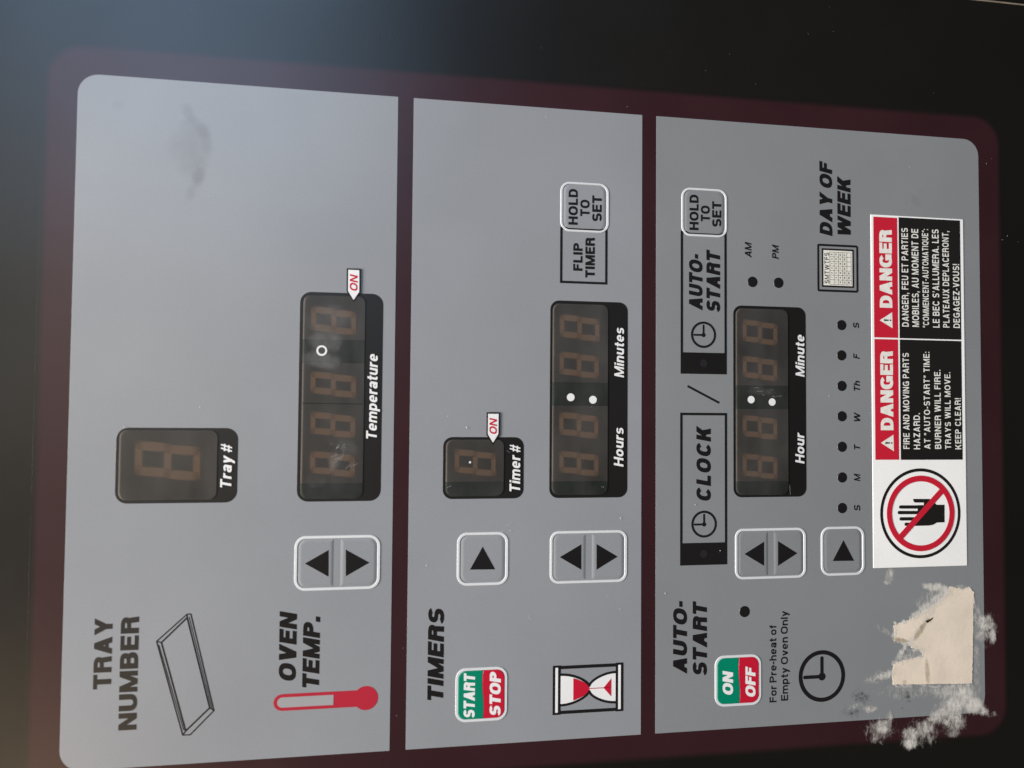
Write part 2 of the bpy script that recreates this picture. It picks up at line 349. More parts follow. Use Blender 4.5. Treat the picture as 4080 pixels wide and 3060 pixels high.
    if ch == 'y': w = .74; m = (w - d) / 2; return Dg(m, 0, 0, X, d) + Dg(w * .12, -.27, w - d, X, d), w
    if ch == '#': w = .74; s = S * .6; return Dg(.08, 0, .2, 1, s) + Dg(.42, 0, .54, 1, s) + R(0, .22, w - .04, .22 + H * .75) + R(.04, .6, w, .6 + H * .75), w
    if ch == '-': w = .36; return R(0, .33, w, .33 + H), w
    if ch == '.': return R(0, 0, S, H * 1.1), S
    if ch == ':': return R(0, 0, S, H * 1.1) + R(0, .52, S, .52 + H * 1.1), S
    if ch == ',': return R(0, 0, S, H * 1.1) + Dg(0, -.2, S * .4, .05, S * .6), S
    if ch == "'": return R(0, .68, S * .8, 1), S * .8
    if ch in '“”': s = S * .75; g = s * 1.5; return Dg(0, .68, s * .25, 1, s) + Dg(g, .68, g + s * .25, 1, s), g + s * 1.25
    if ch == '!': return R(0, .32, S, 1) + R(0, 0, S, H * 1.1), S
    if ch == '1': return R(.15, 0, .15 + S, 1) + R(0, .72, .15 + S, .72 + H), .15 + S
    if ch in '23456789':
        w = .66; seg = {'2': 'abged', '3': 'abgcd', '4': 'fgbc', '5': 'afgcd', '6': 'afgedc', '7': 'abc', '8': 'abcdefg', '9': 'abcdfg'}[ch]
        bx = dict(a=(0, 1 - H, w, 1), b=(w - S, .5, w, 1), c=(w - S, 0, w, .5), d=(0, 0, w, H), e=(0, 0, S, .5), f=(0, .5, S, 1), g=(0, .5 - H / 2, w, .5 + H / 2))
        return [q for k in seg for q in R(*bx[k])], w
    raise KeyError(ch)
GC = {}
def gl(ch, S, H):
    k = (ch, S, H)
    if k not in GC:
        p, w = glyph(ch, S, H); GC[k] = (*union(p), w)
    return GC[k]
BLACK, HEAVY, BOLD, MED, LIGHT = (.315, .235), (.295, .215), (.275, .205), (.205, .165), (.17, .15)
DISP = (.235, .18)
def letters(text, wt=HEAVY, gap=.115, shear=0.0, space=.36):
    V, Fc, x = [], [], 0.0
    for ch in text:
        if ch == ' ': x += space; continue
        v, f, w = gl(ch, *wt); k = len(V)
        V += [(x + a + shear * b, b) for a, b in v]; Fc += [tuple(i + k for i in t) for t in f]; x += w + gap
    return V, Fc
def text(name, s, box, z, material, parent, wt=HEAVY, gap=.115, shear=0.0, space=.36):
    """box = (crop, x0, y0, x1, y1) of the line in the photo, cap height by length"""
    u0, u1, v0, v1 = BOX(*box) if isinstance(box[0], str) else box
    V, Fc = letters(s, wt, gap, shear, space)
    a, b = min(v[0] for v in V), max(v[0] for v in V); k = (u1 - u0) / (b - a)
    return obj(name, [(u0 + (x - a) * k, v0 + y * (v1 - v0), z) for x, y in V], Fc, material, parent)
IT = 0.20

# ------------------------------------------------------------------ patchy films (grid with a density attribute)
def film(name, c, blobs, z, material, parent, cell=0.6, cut=0.03):
    """blobs: (x, y, rx, ry, angle, amplitude) in photo crop pixels"""
    x0 = min(b[0] - 1.9 * max(b[2], b[3]) for b in blobs); x1 = max(b[0] + 1.9 * max(b[2], b[3]) for b in blobs)
    y0 = min(b[1] - 1.9 * max(b[2], b[3]) for b in blobs); y1 = max(b[1] + 1.9 * max(b[2], b[3]) for b in blobs)
    st = cell * 14 * CR[c][2]; nx, ny = int((x1 - x0) / st) + 2, int((y1 - y0) / st) + 2
    def dens(x, y):
        t = 0
        for bx, by, rx, ry, an, am in blobs:
            ca, sa = math.cos(math.radians(an)), math.sin(math.radians(an)); dx, dy = x - bx, y - by
            q = ((dx * ca + dy * sa) / rx) ** 2 + ((-dx * sa + dy * ca) / ry) ** 2
            if q < 9: t = max(t, am * math.exp(-q * q * .55))
        return t
    g = {}; V, dn, Fc = [], [], []
    Dn = [[dens(x0 + i * st, y0 + j * st) for j in range(ny)] for i in range(nx)]
    def vid(i, j):
        if (i, j) not in g:
            g[(i, j)] = len(V); V.append((*P(c, x0 + i * st, y0 + j * st), z)); dn.append(Dn[i][j])
        return g[(i, j)]
    for i in range(nx - 1):
        for j in range(ny - 1):
            if max(Dn[i][j], Dn[i + 1][j], Dn[i][j + 1], Dn[i + 1][j + 1]) > cut:
                Fc.append((vid(i, j), vid(i, j + 1), vid(i + 1, j + 1), vid(i + 1, j)))
    o = obj(name, V, Fc, material, parent)
    at = o.data.attributes.new('dens', 'FLOAT', 'POINT'); at.data.foreach_set('value', dn)
    return o

# ================================================================== the oven front behind the panel
uE = [P('c4', 1260, -4), P('c4', 1659, 36)]
UE = uE[1][0]
front = slab('oven_front', (-0.165, UE, -0.20, 0.20), 0.0005, -1.6 * MM, -0.010 * MM, 0.008 * MM, M['fascia'], None)
front['kind'] = 'structure'
slab('edge_trim', (UE + 0.02 * MM, UE + 0.62 * MM, -0.20, 0.20), 0.0002, -3 * MM, -0.02 * MM, 0.2 * MM, M['metal'], front)
slab('side_panel', (UE + 0.75 * MM, UE + 0.03, -0.20, 0.20), 0.0005, -5 * MM, -2.6 * MM, 0.3 * MM, M['fascia'], front)

# ================================================================== the control panel
panel = bpy.data.objects.new('control_panel', None); COL.objects.link(panel); panel.matrix_world = ROOT
panel.empty_display_size = 0.02
panel['label'] = 'grey three-section oven control panel with maroon border, displays and membrane keys'
panel['category'] = 'control panel'
mu0 = P('c7', 800, 1608)[0]; mu1 = P('c2', 800, 446)[0]
mv1 = P('c1', 290, 1000)[1]; mv0 = P('c8', 1540, 900)[1]
mb = (min(mu0, -W2 - 6 * MM), mu1, mv0, mv1)
pad = 0.8 * MM
mbx = (mb[0] - pad, mb[1] + pad, mb[2] - pad, mb[3] + pad)
M['maroon'] = maroon_mat((mbx[1] - mbx[0]) / 2, (mbx[3] - mbx[2]) / 2, (mbx[0] + mbx[1]) / 2, (mbx[2] + mbx[3]) / 2, 9.8 * MM, 2.2 * MM)
slab('border_overlay', mbx, 9.8 * MM, -0.02 * MM, 0.0, 0.006 * MM, M['maroon'], panel)
ZG, ZI = 0.06 * MM, 0.10 * MM                    # grey print, ink on grey
cr = 5.2 * MM
FLD = []
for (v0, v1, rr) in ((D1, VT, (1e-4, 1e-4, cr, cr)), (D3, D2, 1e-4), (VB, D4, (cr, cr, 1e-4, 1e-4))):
    FLD.append(slab('section_field', (-W2, W2, v0, v1), rr, -0.02 * MM, ZG, 0.02 * MM, M['grey_dimmed' if v0 == VB else 'grey'], panel))

# ---- section headings
K, SK = M['black_ink'], M['soft_ink']
for s, b in (('TRAY', ('c5', 609, 688, 725, 1147)), ('NUMBER', ('c5', 776, 678, 893, 1412))):
    text('heading_lettering', s, b, ZI, SK, panel, HEAVY, .11)
for s, b in (('OVEN', ('c6', 150, 640, 262, 1093)), ('TEMP.', ('c6', 303, 676, 412, 1135)), ('TIMERS', ('c6', 1113, 621, 1216, 1218)),
             ('AUTO-', ('c7', 1043, 575, 1133, 1050)), ('START', ('c7', 1170, 575, 1262, 1060)),
             ('DAY OF', ('a8', 82, 78, 175, 627)), ('WEEK', ('a8', 213, 190, 310, 617))):
    text('heading_lettering', s, b, ZI, K, panel, BLACK, .10, IT, .30)
text('note_lettering', 'For Pre-heat of', ('c8', 8, 733, 53, 1233), ZI, K, panel, MED, .13, 0, .30)
text('note_lettering', 'Empty Oven Only', ('c8', 82, 640, 127, 1222), ZI, K, panel, MED, .13, 0, .30)

# ---- pictograms
q = 'c5'; lw = 0.30 * MM
tp = path(q, [(1015, 838), (1213, 661), (1237, 661), (1386, 1286), (1232, 1443), (1184, 1445)], lw, True)
tp += path(q, [(1046, 845), (1213, 684), (1359, 1268), (1203, 1418)], lw * 1.25, True)
tp += path(q, [(1015, 838), (1046, 845)], lw) + path(q, [(1213, 661), (1213, 684)], lw) + path(q, [(1359, 1268), (1386, 1286)], lw) + path(q, [(1203, 1418), (1184, 1445)], lw)
tp += path(q, [(1030, 862), (1190, 1412)], lw * .6) + path(q, [(1226, 680), (1371, 1268)], lw * .6)
flat('tray_pictogram', tp, ZI, K, panel)
q = 'c6'
bc = P(q, 712, 1205); br = (P(q, 712, 1127)[0] - P(q, 712, 1284)[0]) / 2
ta = P(q, 168, 1231); tr_ = (P(q, 300, 1173)[0] - P(q, 300, 1281)[0]) / 2
th = [disc(bc, br, n=36), line((bc[0], ta[1]), bc, tr_ * 2)]
tho = flat('thermometer_pictogram', th, ZI, M['therm'], panel)
cu = (P(q, 300, 1190)[0] - P(q, 300, 1256)[0]) / 2; cb = P(q, 502, 1215)[1]; ct = P(q, 138, 1225)[1]
flat('tube_window', [rr_loop((bc[0] - cu, bc[0] + cu, cb, ct), (1e-5, 1e-5, cu * .98, cu * .98))], ZI + .03 * MM, M['pale_grey'], tho)
# hourglass
q = 'c7'; hb = BOX(q, 263, 985, 720, 1302); hw = hb[1] - hb[0]; hh = hb[3] - hb[2]; uc = (hb[0] + hb[1]) / 2
sxu = 1 / 1.6265 / 13.3 * MM                     # crop px -> m
bar = 50 / 457 * hh
hg = [rr_loop((hb[0], hb[1], hb[3] - bar, hb[3]), 1e-4), rr_loop((hb[0], hb[1], hb[2], hb[2] + bar), 1e-4)]
pw = 21 / 317 * hw
hg += [rr_loop((hb[0] + hw * .01, hb[0] + hw * .01 + pw, hb[2], hb[3]), 1e-5), rr_loop((hb[1] - hw * .01 - pw, hb[1] - hw * .01, hb[2], hb[3]), 1e-5)]
vt, vb = hb[3] - bar, hb[2] + bar; vn = vb + (vt - vb) * .485
def bulb(va, half, neck, n=18):
    out = []
    for i in range(n + 1):
        t = i / n; out.append((va + (vn - va) * t, neck + (half - neck) * (math.cos(t * math.pi / 2) ** .62)))
    return out
half, neck = hw * .285, hw * .026
prof = bulb(vt, half, neck) + bulb(vb, half, neck)[::-1]
lw = hw * .05
hg += [line((uc + s * (prof[i][1] + lw / 2), prof[i][0]), (uc + s * (prof[i + 1][1] + lw / 2), prof[i + 1][0]), lw) for s in (-1, 1) for i in range(len(prof) - 1)]
hgo = flat('hourglass_pictogram', hg, ZI + .02 * MM, K, panel)
flat('glass_bulb', [[(uc + w, v) for v, w in prof] + [(uc - w, v) for v, w in prof[::-1]]], ZI, M['white_ink'], hgo)
for va in (hb[3] - bar * .5, hb[2] + bar * .5):
    flat('cap_stripe', [rr_loop((hb[0] + hw * .045, hb[1] - hw * .045, va - bar * .17, va + bar * .17), 1e-4)], ZI + .05 * MM, M['white_ink'], hgo)
up = bulb(vt, half, neck); hi = [p for p in up if p[0] < vn + (vt - vn) * .60]
sand = [(uc + w * .93, v) for v, w in hi] + [(uc - w * .93, v) for v, w in hi[::-1]]
flat('sand', [sand, rr_loop((uc - hw * .008, uc + hw * .008, vb + (vn - vb) * .2, vn + 1e-4), 1e-6)], ZI + .05 * MM, M['red_ink'], hgo)
flat('sand', [[(uc, vb + (vn - vb) * .46), (uc - hw * .185, vb + (vn - vb) * .17), (uc + hw * .185, vb + (vn - vb) * .17)]], ZI + .05 * MM, M['red_ink'], hgo)

def clock(name, c, box, w, parent, z=ZI):
    u0, u1, v0, v1 = BOX(c, *box); ce = ((u0 + u1) / 2, (v0 + v1) / 2); ru, rv = (u1 - u0) / 2, (v1 - v0) / 2
    ce2 = (ce[0] - ru * .02, ce[1] + rv * .0)
    p = annulus(ce, ru, rv, w) + [disc(ce2, w * .95)] + [line(ce2, (ce2[0] + ru * .72, ce2[1]), w * .85), line(ce2, (ce2[0], ce2[1] + rv * .74), w * .85)]
    return flat(name, p, z, K, parent)
clock('clock_pictogram', 'c8', (197, 895, 498, 1230), 1.22 * MM, panel)

# ---- key legends boxes
def tag_box(name, c, outer, block, lwpx, parent=panel):
    b = BOX(c, *outer); w = lwpx * MM
    p = [rr_loop((b[0], b[0] + w, b[2], b[3]), 1e-5), rr_loop((b[1] - w, b[1], b[2], b[3]), 1e-5),
         rr_loop((b[0], b[1], b[2], b[2] + w), w * .4), rr_loop((b[0], b[1], b[3] - w, b[3]), w * .4)]
    if block:
        k = BOX(c, *block); p.append(rr_loop((b[0], k[1], b[2], b[3]), 0.5 * MM))
    o = flat(name, p, ZI, K, parent)
    if block:
        k = BOX(c, *block)
        flat('indicator_lens', [disc(((k[0] + k[1]) / 2, (k[2] + k[3]) / 2), 1.15 * MM)], ZI + .05 * MM, M['lamp_dim'], o)
    return o
t = tag_box('flip_timer_frame', 'a4', (176, 440, 540, 870), None, .68)
text('lettering', 'FLIP', ('a4', 277, 557, 348, 770), ZI, K, t, BOLD, .13)
text('lettering', 'TIMER', ('a4', 370, 515, 442, 823), ZI, K, t, HEAVY, .11)
t = tag_box('clock_frame', 'a7', (91, 267, 436, 1384), (91, 1221, 436, 1384), .72)
text('lettering', 'CLOCK', ('a7', 210, 362, 316, 912), ZI, K, t, BLACK, .17, IT)
clock('clock_symbol', 'a7', (173, 985, 360, 1183), .66 * MM, t)
t = tag_box('auto_start_frame', 'a6', (99, 470, 453, 1563), (99, 1399, 453, 1563), .72)
text('lettering', 'AUTO-', ('a6', 163, 640, 267, 1073), ZI, K, t, BLACK, .10, IT)
text('lettering', 'START', ('a6', 297, 608, 402, 1086), ZI, K, t, BLACK, .10, IT)
clock('clock_symbol', 'a6', (178, 1160, 371, 1363), .66 * MM, t)
flat('slash_mark', [line(P('a7', 145, 70), P('a7', 378, 194), .62 * MM, False)], ZI, K, panel)

# ---- indicator lamps and their letters
def dot(c, x, y, r=None):
    ce = P(c, x, y); R_ = r or 1.58 * MM
    L = [(disc(ce, R_), ZG - .02 * MM), (disc(ce, R_ * .97), ZI), (disc(ce, R_ * .7), ZI + .03 * MM)]
    return loft('indicator_lamp', L, M['lamp_dot'], panel)
for c, x, y, s, b in (('b1', 250, 1077, 'S', (335, 1052, 381, 1098)), ('b1', 250, 852, 'M', (335, 823, 380, 880)),
                      ('b1', 249, 627, 'T', (335, 607, 379, 647)), ('b1', 248, 403, 'W', (335, 373, 380, 440)),
                      ('b1', 247, 180, 'Th', (333, 142, 378, 217)), ('a8', 245, 1504, 'F', (330, 1490, 376, 1530)),
                      ('a8', 245, 1282, 'S', (328, 1262, 372, 1305))):
    d = dot(c, x, y); text('day_letter', s, (c, *b), ZI, K, d, (.225, .18), .1, .2)
d = dot('a6', 652, 855, 1.6 * MM); text('lettering', 'AM', ('a6', 592, 548, 643, 668), ZI, K, d, (.235, .18), .12, .22)
d = dot('a6', 852, 862, 1.6 * MM); text('lettering', 'PM', ('a6', 802, 568, 852, 680), ZI, K, d, (.235, .18), .12, .22)
dot('c7', 1507, 645, 1.65 * MM)

# ---- calendar symbol
b = BOX('a8', 65, 690, 367, 1040)
cal = frame_ring('calendar_pictogram', b, .7 * MM, .70 * MM, ZI, K, panel, .02 * MM)
b2 = BOX('a8', 98, 722, 335, 1006); frame_ring('inner_line', b2, .25 * MM, .6 * MM, ZI, K, cal, .02 * MM)
b3 = (b2[0] + .3 * MM, b2[1] - .3 * MM, b2[2] + .3 * MM, b2[3] - .3 * MM)
flat('calendar_sheet', [rr_loop(b3, 1e-5)], ZI - .01 * MM, M['cream'], cal)
text('lettering', 'SMTWTFS', ('a8', 118, 750, 152, 975), ZI + .03 * MM, K, cal, LIGHT, .22)
g = BOX('a8', 157, 749, 313, 985); gp = []; lw = .09 * MM
for i in range(8):
    x = g[0] + (g[1] - g[0]) * i / 7; gp.append(rr_loop((x - lw / 2, x + lw / 2, g[2], g[3]), 1e-6, 1))
for i in range(6):
    y = g[2] + (g[3] - g[2]) * i / 5; gp.append(rr_loop((g[0], g[1], y - lw / 2, y + lw / 2), 1e-6, 1))
flat('calendar_grid', gp, ZI + .03 * MM, K, cal)
cw, chh = (g[1] - g[0]) / 7, (g[3] - g[2]) / 5; V, Fc = [], []
for n in range(1, 31):
    r, cidx = divmod(n, 7); v, f = letters(str(n), MED, .15); wd = max(a for a, _ in v); h = chh * .32; k = len(V)
    x0 = g[0] + cw * (cidx + .5) - wd * h / 2; y0 = g[3] - chh * (r + .62)
    V += [(x0 + a * h, y0 + bb * h, ZI + .03 * MM) for a, bb in v]; Fc += [tuple(i + k for i in tt) for tt in f]
obj('date_lettering', V, Fc, SK, cal)

# ---- membrane keys
KG = lambda c: M['grey_dimmed' if c in ('a6', 'a7', 'b1') else 'grey']
ZK = 0.19 * MM
def key_ring(name, c, box, w=.78, r=2.6):
    b = BOX(c, *box); o = frame_ring(name, b, r * MM, w * MM, ZG + .03 * MM, M['ring'], panel, .10 * MM)
    return o, b, w * MM, r * MM
def updown(c, box, up, dn, r=2.6):
    o, b, w, r = key_ring('arrow_key', c, box, .78, r)
    mid = (P(c, *up[1])[1] + P(c, *dn[0])[1]) / 2; ins = w + .12 * MM; gp = .85 * MM
    ri = max(r - ins, .3 * MM)
    pillow('key_pad', (b[0] + ins, b[1] - ins, mid + gp, b[3] - ins), (.4 * MM, .4 * MM, ri, ri), ZG - .01 * MM, ZK, 1.0 * MM, KG(c), o)
    pillow('key_pad', (b[0] + ins, b[1] - ins, b[2] + ins, mid - gp), (ri, ri, .4 * MM, .4 * MM), ZG - .01 * MM, ZK, 1.0 * MM, KG(c), o)
    for pts in (up, dn): flat('arrow', [poly(c, pts)], ZK + .03 * MM, K, o)
updown('c6', (248, 151, 805, 505), [(317, 333), (471, 245), (470, 418)], [(582, 243), (582, 415), (735, 327)], 3.0)
updown('a5', (93, 1131, 660, 1516), [(165, 1326), (323, 1232), (323, 1418)], [(435, 1230), (435, 1418), (590, 1322)])
updown('a7', (494, 1113, 1015, 1485), [(562, 1303), (706, 1212), (706, 1390)], [(808, 1208), (808, 1390), (950, 1297)])
def play(c, box, tri):
    o, b, w, r = key_ring('advance_key', c, box, .78, 2.9); ins = w + .15 * MM
    pillow('key_pad', (b[0] + ins, b[1] - ins, b[2] + ins, b[3] - ins), r - ins, ZG - .01 * MM, ZK, 1.1 * MM, KG(c), o)
    flat('arrow', [poly(c, tri)], ZK + .03 * MM, K, o)
play('a3', (238, 1067, 642, 1486), [(440, 1180), (340, 1361), (538, 1359)])
play('b1', (92, 1212, 412, 1572), [(256, 1312), (177, 1465), (334, 1463)])
def hold(c, box, lines):
    o, b, w, r = key_ring('hold_to_set_key', c, box, .66, 2.8); ins = w + .12 * MM
    pillow('key_pad', (b[0] + ins, b[1] - ins, b[2] + ins, b[3] - ins), r - ins, ZG - .01 * MM, ZK, 1.1 * MM, KG(c), o)
    for s, bx in lines: text('lettering', s, (c, *bx), ZK + .03 * MM, K, o, BOLD, .12)
hold('a4', (178, 92, 551, 474), (('HOLD', (240, 142, 311, 417)), ('TO', (330, 225, 402, 352)), ('SET', (422, 193, 495, 390))))
hold('a6', (105, 137, 456, 509), (('HOLD', (166, 186, 235, 458)), ('TO', (253, 270, 322, 392)), ('SET', (340, 238, 410, 432))))
def bicolour(name, c, box, divx, top, bottom):
    o, b, w, r = key_ring(name, c, box, .80, 2.9); ins = w - .05 * MM
    m = P(c, divx, (box[1] + box[3]) / 2)[1]; ri = r - ins
    # wavy split: green above, red below
    loop = rr_loop((b[0] + ins, b[1] - ins, b[2] + ins, b[3] - ins), ri)
    wave = lambda u: m + .22 * MM * math.sin((u - (b[0] + b[1]) / 2) / (b[1] - b[0]) * 2 * math.pi)
    n = 24; us = [b[0] + ins + (b[1] - b[0] - 2 * ins) * i / n for i in range(n + 1)]
    upper = [(u, wave(u) + .02 * MM) for u in us] + [p for p in loop if p[1] > m + .4 * MM]
    lower = [p for p in loop if p[1] < m - .4 * MM] + [(u, wave(u) - .02 * MM) for u in us[::-1]]
    for pts, mt in ((upper, M['green_ink']), (lower, M['red_ink'])):
        cu_, cv_ = sum(p[0] for p in pts) / len(pts), sum(p[1] for p in pts) / len(pts)
        sh = lambda k: [(cu_ + (x - cu_) * k, cv_ + (y - cv_) * k) for x, y in pts]
        loft('key_pad', [(pts, ZG), (sh(.985), ZG + .14 * MM), (sh(.96), ZG + .20 * MM)], mt, o)
    for s, bx in (top, bottom): text('lettering', s, (c, *bx), ZG + .23 * MM, M['white_ink'], o, BLACK, .08, IT)
bicolour('start_stop_key', 'c6', (1292, 1006, 1628, 1356), 1471, ('START', (1345, 1040, 1418, 1332)), ('STOP', (1513, 1032, 1585, 1318)))
bicolour('on_off_key', 'c7', (1313, 925, 1614, 1256), 1471, ('ON', (1362, 1025, 1430, 1182)), ('OFF', (1510, 997, 1575, 1195)))

# ---- displays
ZF, ZL, ZS, ZW = ZG + .05 * MM, ZG + .09 * MM, ZG + .13 * MM, ZG + .20 * MM
def display(frame_src, win_src, modules, digits, r=2.6):
    fb = BOX(*frame_src); o = slab('display_frame', fb, r * MM, ZG - .02 * MM, ZF, .04 * MM, M['frame'], panel)
    wb = BOX(*win_src)
    flat('circuit_board', [rr_loop(wb, 2.0 * MM)], ZL - .01 * MM, M['pcb'], o)
    for mb_ in modules:
        b = BOX(*mb_); b = (max(b[0], wb[0]), min(b[1], wb[1]), wb[2], wb[3])
        rt = 1.9 * MM if b[1] > wb[1] - .6 * MM else 1e-5; rl = 1.9 * MM if b[0] < wb[0] + .6 * MM else 1e-5
        flat('led_module', [rr_loop(b, (rl, rt, rt, rl))], ZL + .01 * MM, M['led'], o)
    for dg in digits:
        c, x0, y0, x1, y1 = dg; u0, u1, v0, v1 = BOX(*dg)
        w, h = u1 - u0, v1 - v0; s = .13 * h; t = .15 * h                # slanted digit box
        X = lambda a, v: u0 + a + s * ((v - v0) / h)
        wi = w - s
        def seg(pts, z): flat('led_segment', [[(X(a, v0 + bv), v0 + bv) for a, bv in pts]], z, M['segment'], o)
        m = h / 2; hx = t / 2
        for y in (0, m - hx, h - t): seg([(0, y), (wi, y), (wi, y + t), (0, y + t)], ZS)
        for x in (0, wi - t):
            for a, b2_ in ((0, m + hx), (m - hx, h)): seg([(x, a), (x + t, a), (x + t, b2_), (x, b2_)], ZS + (.012 if a else .02) * MM)
    lp = [(rr_loop(wb, 2.0 * MM), ZF - .01 * MM), (rr_loop(wb, 2.0 * MM, ins=.05 * MM), ZW)]
    loft('display_window', lp, M['pane'], o)
    return o
ZT = ZW + .04 * MM
d = display(('a1', 96, 1092, 872, 1570), ('a1', 118, 1108, 742, 1548), [('a1', 190, 1108, 742, 1548)], [('a1', 210, 1165, 645, 1440)], 3.0)
text('lettering', 'Tray #', ('a1', 765, 1193, 836, 1470), ZT, M['white_ink'], d, DISP, .15, IT, .22)
d = display(('a2', 105, 174, 500, 1158), ('a2', 122, 186, 415, 1145), [('a2', 122, 190, 415, 395), ('a2', 122, 505, 415, 1072)],
            [('a2', 160, 235, 383, 378), ('a2', 158, 540, 382, 675), ('a2', 158, 730, 378, 865), ('a2', 156, 915, 377, 1050)], 3.0)
text('lettering', 'Temperature', ('a2', 428, 463, 478, 862), ZT, M['white_ink'], d, DISP, .13, IT)
flat('module_seam', [line(P('a2', 124, 695), P('a2', 413, 699), .22 * MM, False)], ZS + .03 * MM, M['frame'], d)
ce = P('a2', 216, 447); flat('degree_ring', annulus(ce, 1.42 * MM, 1.42 * MM, .5 * MM), ZT, M['white_ink'], d)
d = display(('a3', 127, 319, 763, 804), ('a3', 150, 340, 606, 783), [('a3', 150, 340, 606, 670)], [('a3', 212, 405, 550, 637)])
text('lettering', 'Timer #', ('a3', 652, 378, 735, 745), ZT, M['white_ink'], d, DISP, .14, IT, .22)
flat('paint_fleck', [disc(P('a3', 340, 517), .32 * MM, n=9)], ZT, M['white_ink'], d)
d = display(('S', 2190, 1201, 2500, 1983), ('S', 2200, 1213, 2421, 1971),
            [('S', 2200, 1213, 2421, 1524), ('S', 2200, 1617, 2421, 1917)],
            [('S', 2226, 1250, 2391, 1364), ('S', 2225, 1398, 2388, 1512), ('S', 2224, 1638, 2387, 1752), ('S', 2224, 1792, 2387, 1902)])
text('lettering', 'Minutes', ('a4', 592, 1207, 665, 1590), ZT, M['white_ink'], d, DISP, .14, IT)
text('lettering', 'Hours', ('a5', 562, 375, 632, 663), ZT, M['white_ink'], d, DISP, .14, IT)
for x, y in ((245, 153), (408, 171)): flat('colon_dot', [disc(P('a5', x, y), 1.12 * MM)], ZT, M['white_ink'], d)
d = display(('S', 2921, 1221, 3211, 1980), ('S', 2931, 1232, 3139, 1972),
            [('S', 2931, 1232, 3139, 1536), ('S', 2931, 1630, 3139, 1917)],
            [('S', 2955, 1271, 3098, 1379), ('S', 2955, 1416, 3098, 1522), ('S', 2955, 1650, 3098, 1756), ('S', 2955, 1803, 3098, 1913)])
text('lettering', 'Minute', ('a6', 979, 1262, 1047, 1585), ZT, M['white_ink'], d, DISP, .14, IT)
text('lettering', 'Hour', ('a7', 934, 410, 1000, 640), ZT, M['white_ink'], d, DISP, .14, IT)
for x, y in ((610, 170), (764, 188)): flat('colon_dot', [disc(P('a7', x, y), 1.1 * MM)], ZT, M['white_ink'], d)

# ---- ON pointers
def pointer(c, outer, inner, box):
    o = flat('on_pointer', [poly(c, outer)], ZT + .02 * MM, K, panel)
    flat('pointer_face', [poly(c, inner)], ZT + .05 * MM, M['white_ink'], o)
    text('lettering', 'ON', (c, *box), ZT + .08 * MM, M['red_ink'], o, (.225, .175), .12, IT)
pointer('a3', [(471, 124), (575, 124), (573, 300), (520, 380), (469, 300)], [(482, 136), (565, 136), (563, 295), (520, 363), (480, 295)], (492, 168, 551, 294))
pointer('a2', [(334, 59), (400, 61), (399, 173), (366, 218), (333, 168)], [(341, 66), (393, 68), (393, 170), (366, 208), (340, 166)], (348, 87, 385, 165))

# ================================================================== warning sticker
def thing(name, label, cat):
    o = bpy.data.objects.new(name, None); COL.objects.link(o); o.matrix_world = ROOT; o.empty_display_size = .01
    o['label'] = label; o['category'] = cat; return o
st = thing('warning_sticker', 'white, red and black bilingual danger sticker with a crossed-out hand', 'sticker')
a, b_ = P('a8', 456, 467), P('b1', 1162, 1502)
sb = (P('b1', 820, 1508)[0], P('a8', 800, 488)[0], (P('a8', 1133, 508)[1] + P('b1', 1165, 1500)[1]) / 2, (P('a8', 456, 467)[1] + P('b1', 477, 1515)[1]) / 2)
Z0 = ZG + .14 * MM
slab('backing', sb, .15 * MM, ZG - .01 * MM, Z0, .05 * MM, M['sticker'], st)
ZA, ZB = Z0 + .03 * MM, Z0 + .06 * MM
for bx, mt in ((('a8', 478, 491, 654, 1374), M['s_red']), (('S', 3484, 1352, 3578.5, 1831.7), M['s_red'])):
    flat('red_header', [rr_loop(BOX(*bx), 1e-4)], ZA, mt, st)
for bx in (('a8', 664, 503, 1116, 1384), ('S', 3585, 1356, 3831, 1831.7)):
    flat('black_text_panel', [rr_loop(BOX(*bx), 1e-4)], ZA, M['s_black'], st)
SW = M['s_white']
text('lettering', 'DANGER', ('a8', 520, 583, 612, 1155), ZB, SW, st, (.33, .24), .07)
text('lettering', 'DANGER', ('S', 3506, 1399, 3556.5, 1714), ZB, SW, st, (.33, .24), .07)
for s, bx in (('DANGER, FEU ET PARTIES', ('a8', 683, 570, 731, 1293)), ('MOBILES, AU MOMENT DE', ('a8', 757, 577, 807, 1295)),
              ('“COMMENCENT-AUTOMATIQUE”:', ('a8', 835, 578, 880, 1300)), ("LE BEC S'ALLUMERA. LES", ('a8', 908, 580, 957, 1300)),
              ('PLATEAUX DEPLACERONT,', ('a8', 983, 592, 1030, 1300)), ('DEGAGEZ-VOUS!', ('a8', 1060, 835, 1107, 1303)),
              ('FIRE AND MOVING PARTS', ('S', 3595.4, 1406.7, 3620.4, 1788.3)), ('HAZARD.', ('b1', 770, 380, 817, 645)),
              ('AT “AUTO-START” TIME:', ('S', 3678.4, 1402, 3702.8, 1788.8)), ('BURNER WILL FIRE.', ('b1', 924, 62, 970, 642)),
              ('TRAYS WILL MOVE.', ('b1', 999, 80, 1042, 643)), ('KEEP CLEAR!', ('b1', 1074, 270, 1118, 645))):
    text('lettering', s, bx, ZB, SW, st, (.205, .165), .22, 0, .46)
for c, tip, b1_, b2_ in (('a8', (521, 1247), (613, 1188), (616, 1305)), ('b1', (530, 598), (622, 538), (626, 660))):
    t3 = poly(c, [tip, b1_, b2_]); o = flat('alert_triangle', [t3], ZB, SW, st)
    cx = sum(p[0] for p in t3) / 3; lo = min(p[1] for p in t3); h = max(p[1] for p in t3) - lo
    flat('exclamation_mark', [[(cx - h * .065, lo + h * .66), (cx + h * .065, lo + h * .66), (cx + h * .04, lo + h * .30), (cx - h * .04, lo + h * .30)],
                              disc((cx, lo + h * .17), h * .06, n=10)], ZB + .03 * MM, M['s_black'], o)
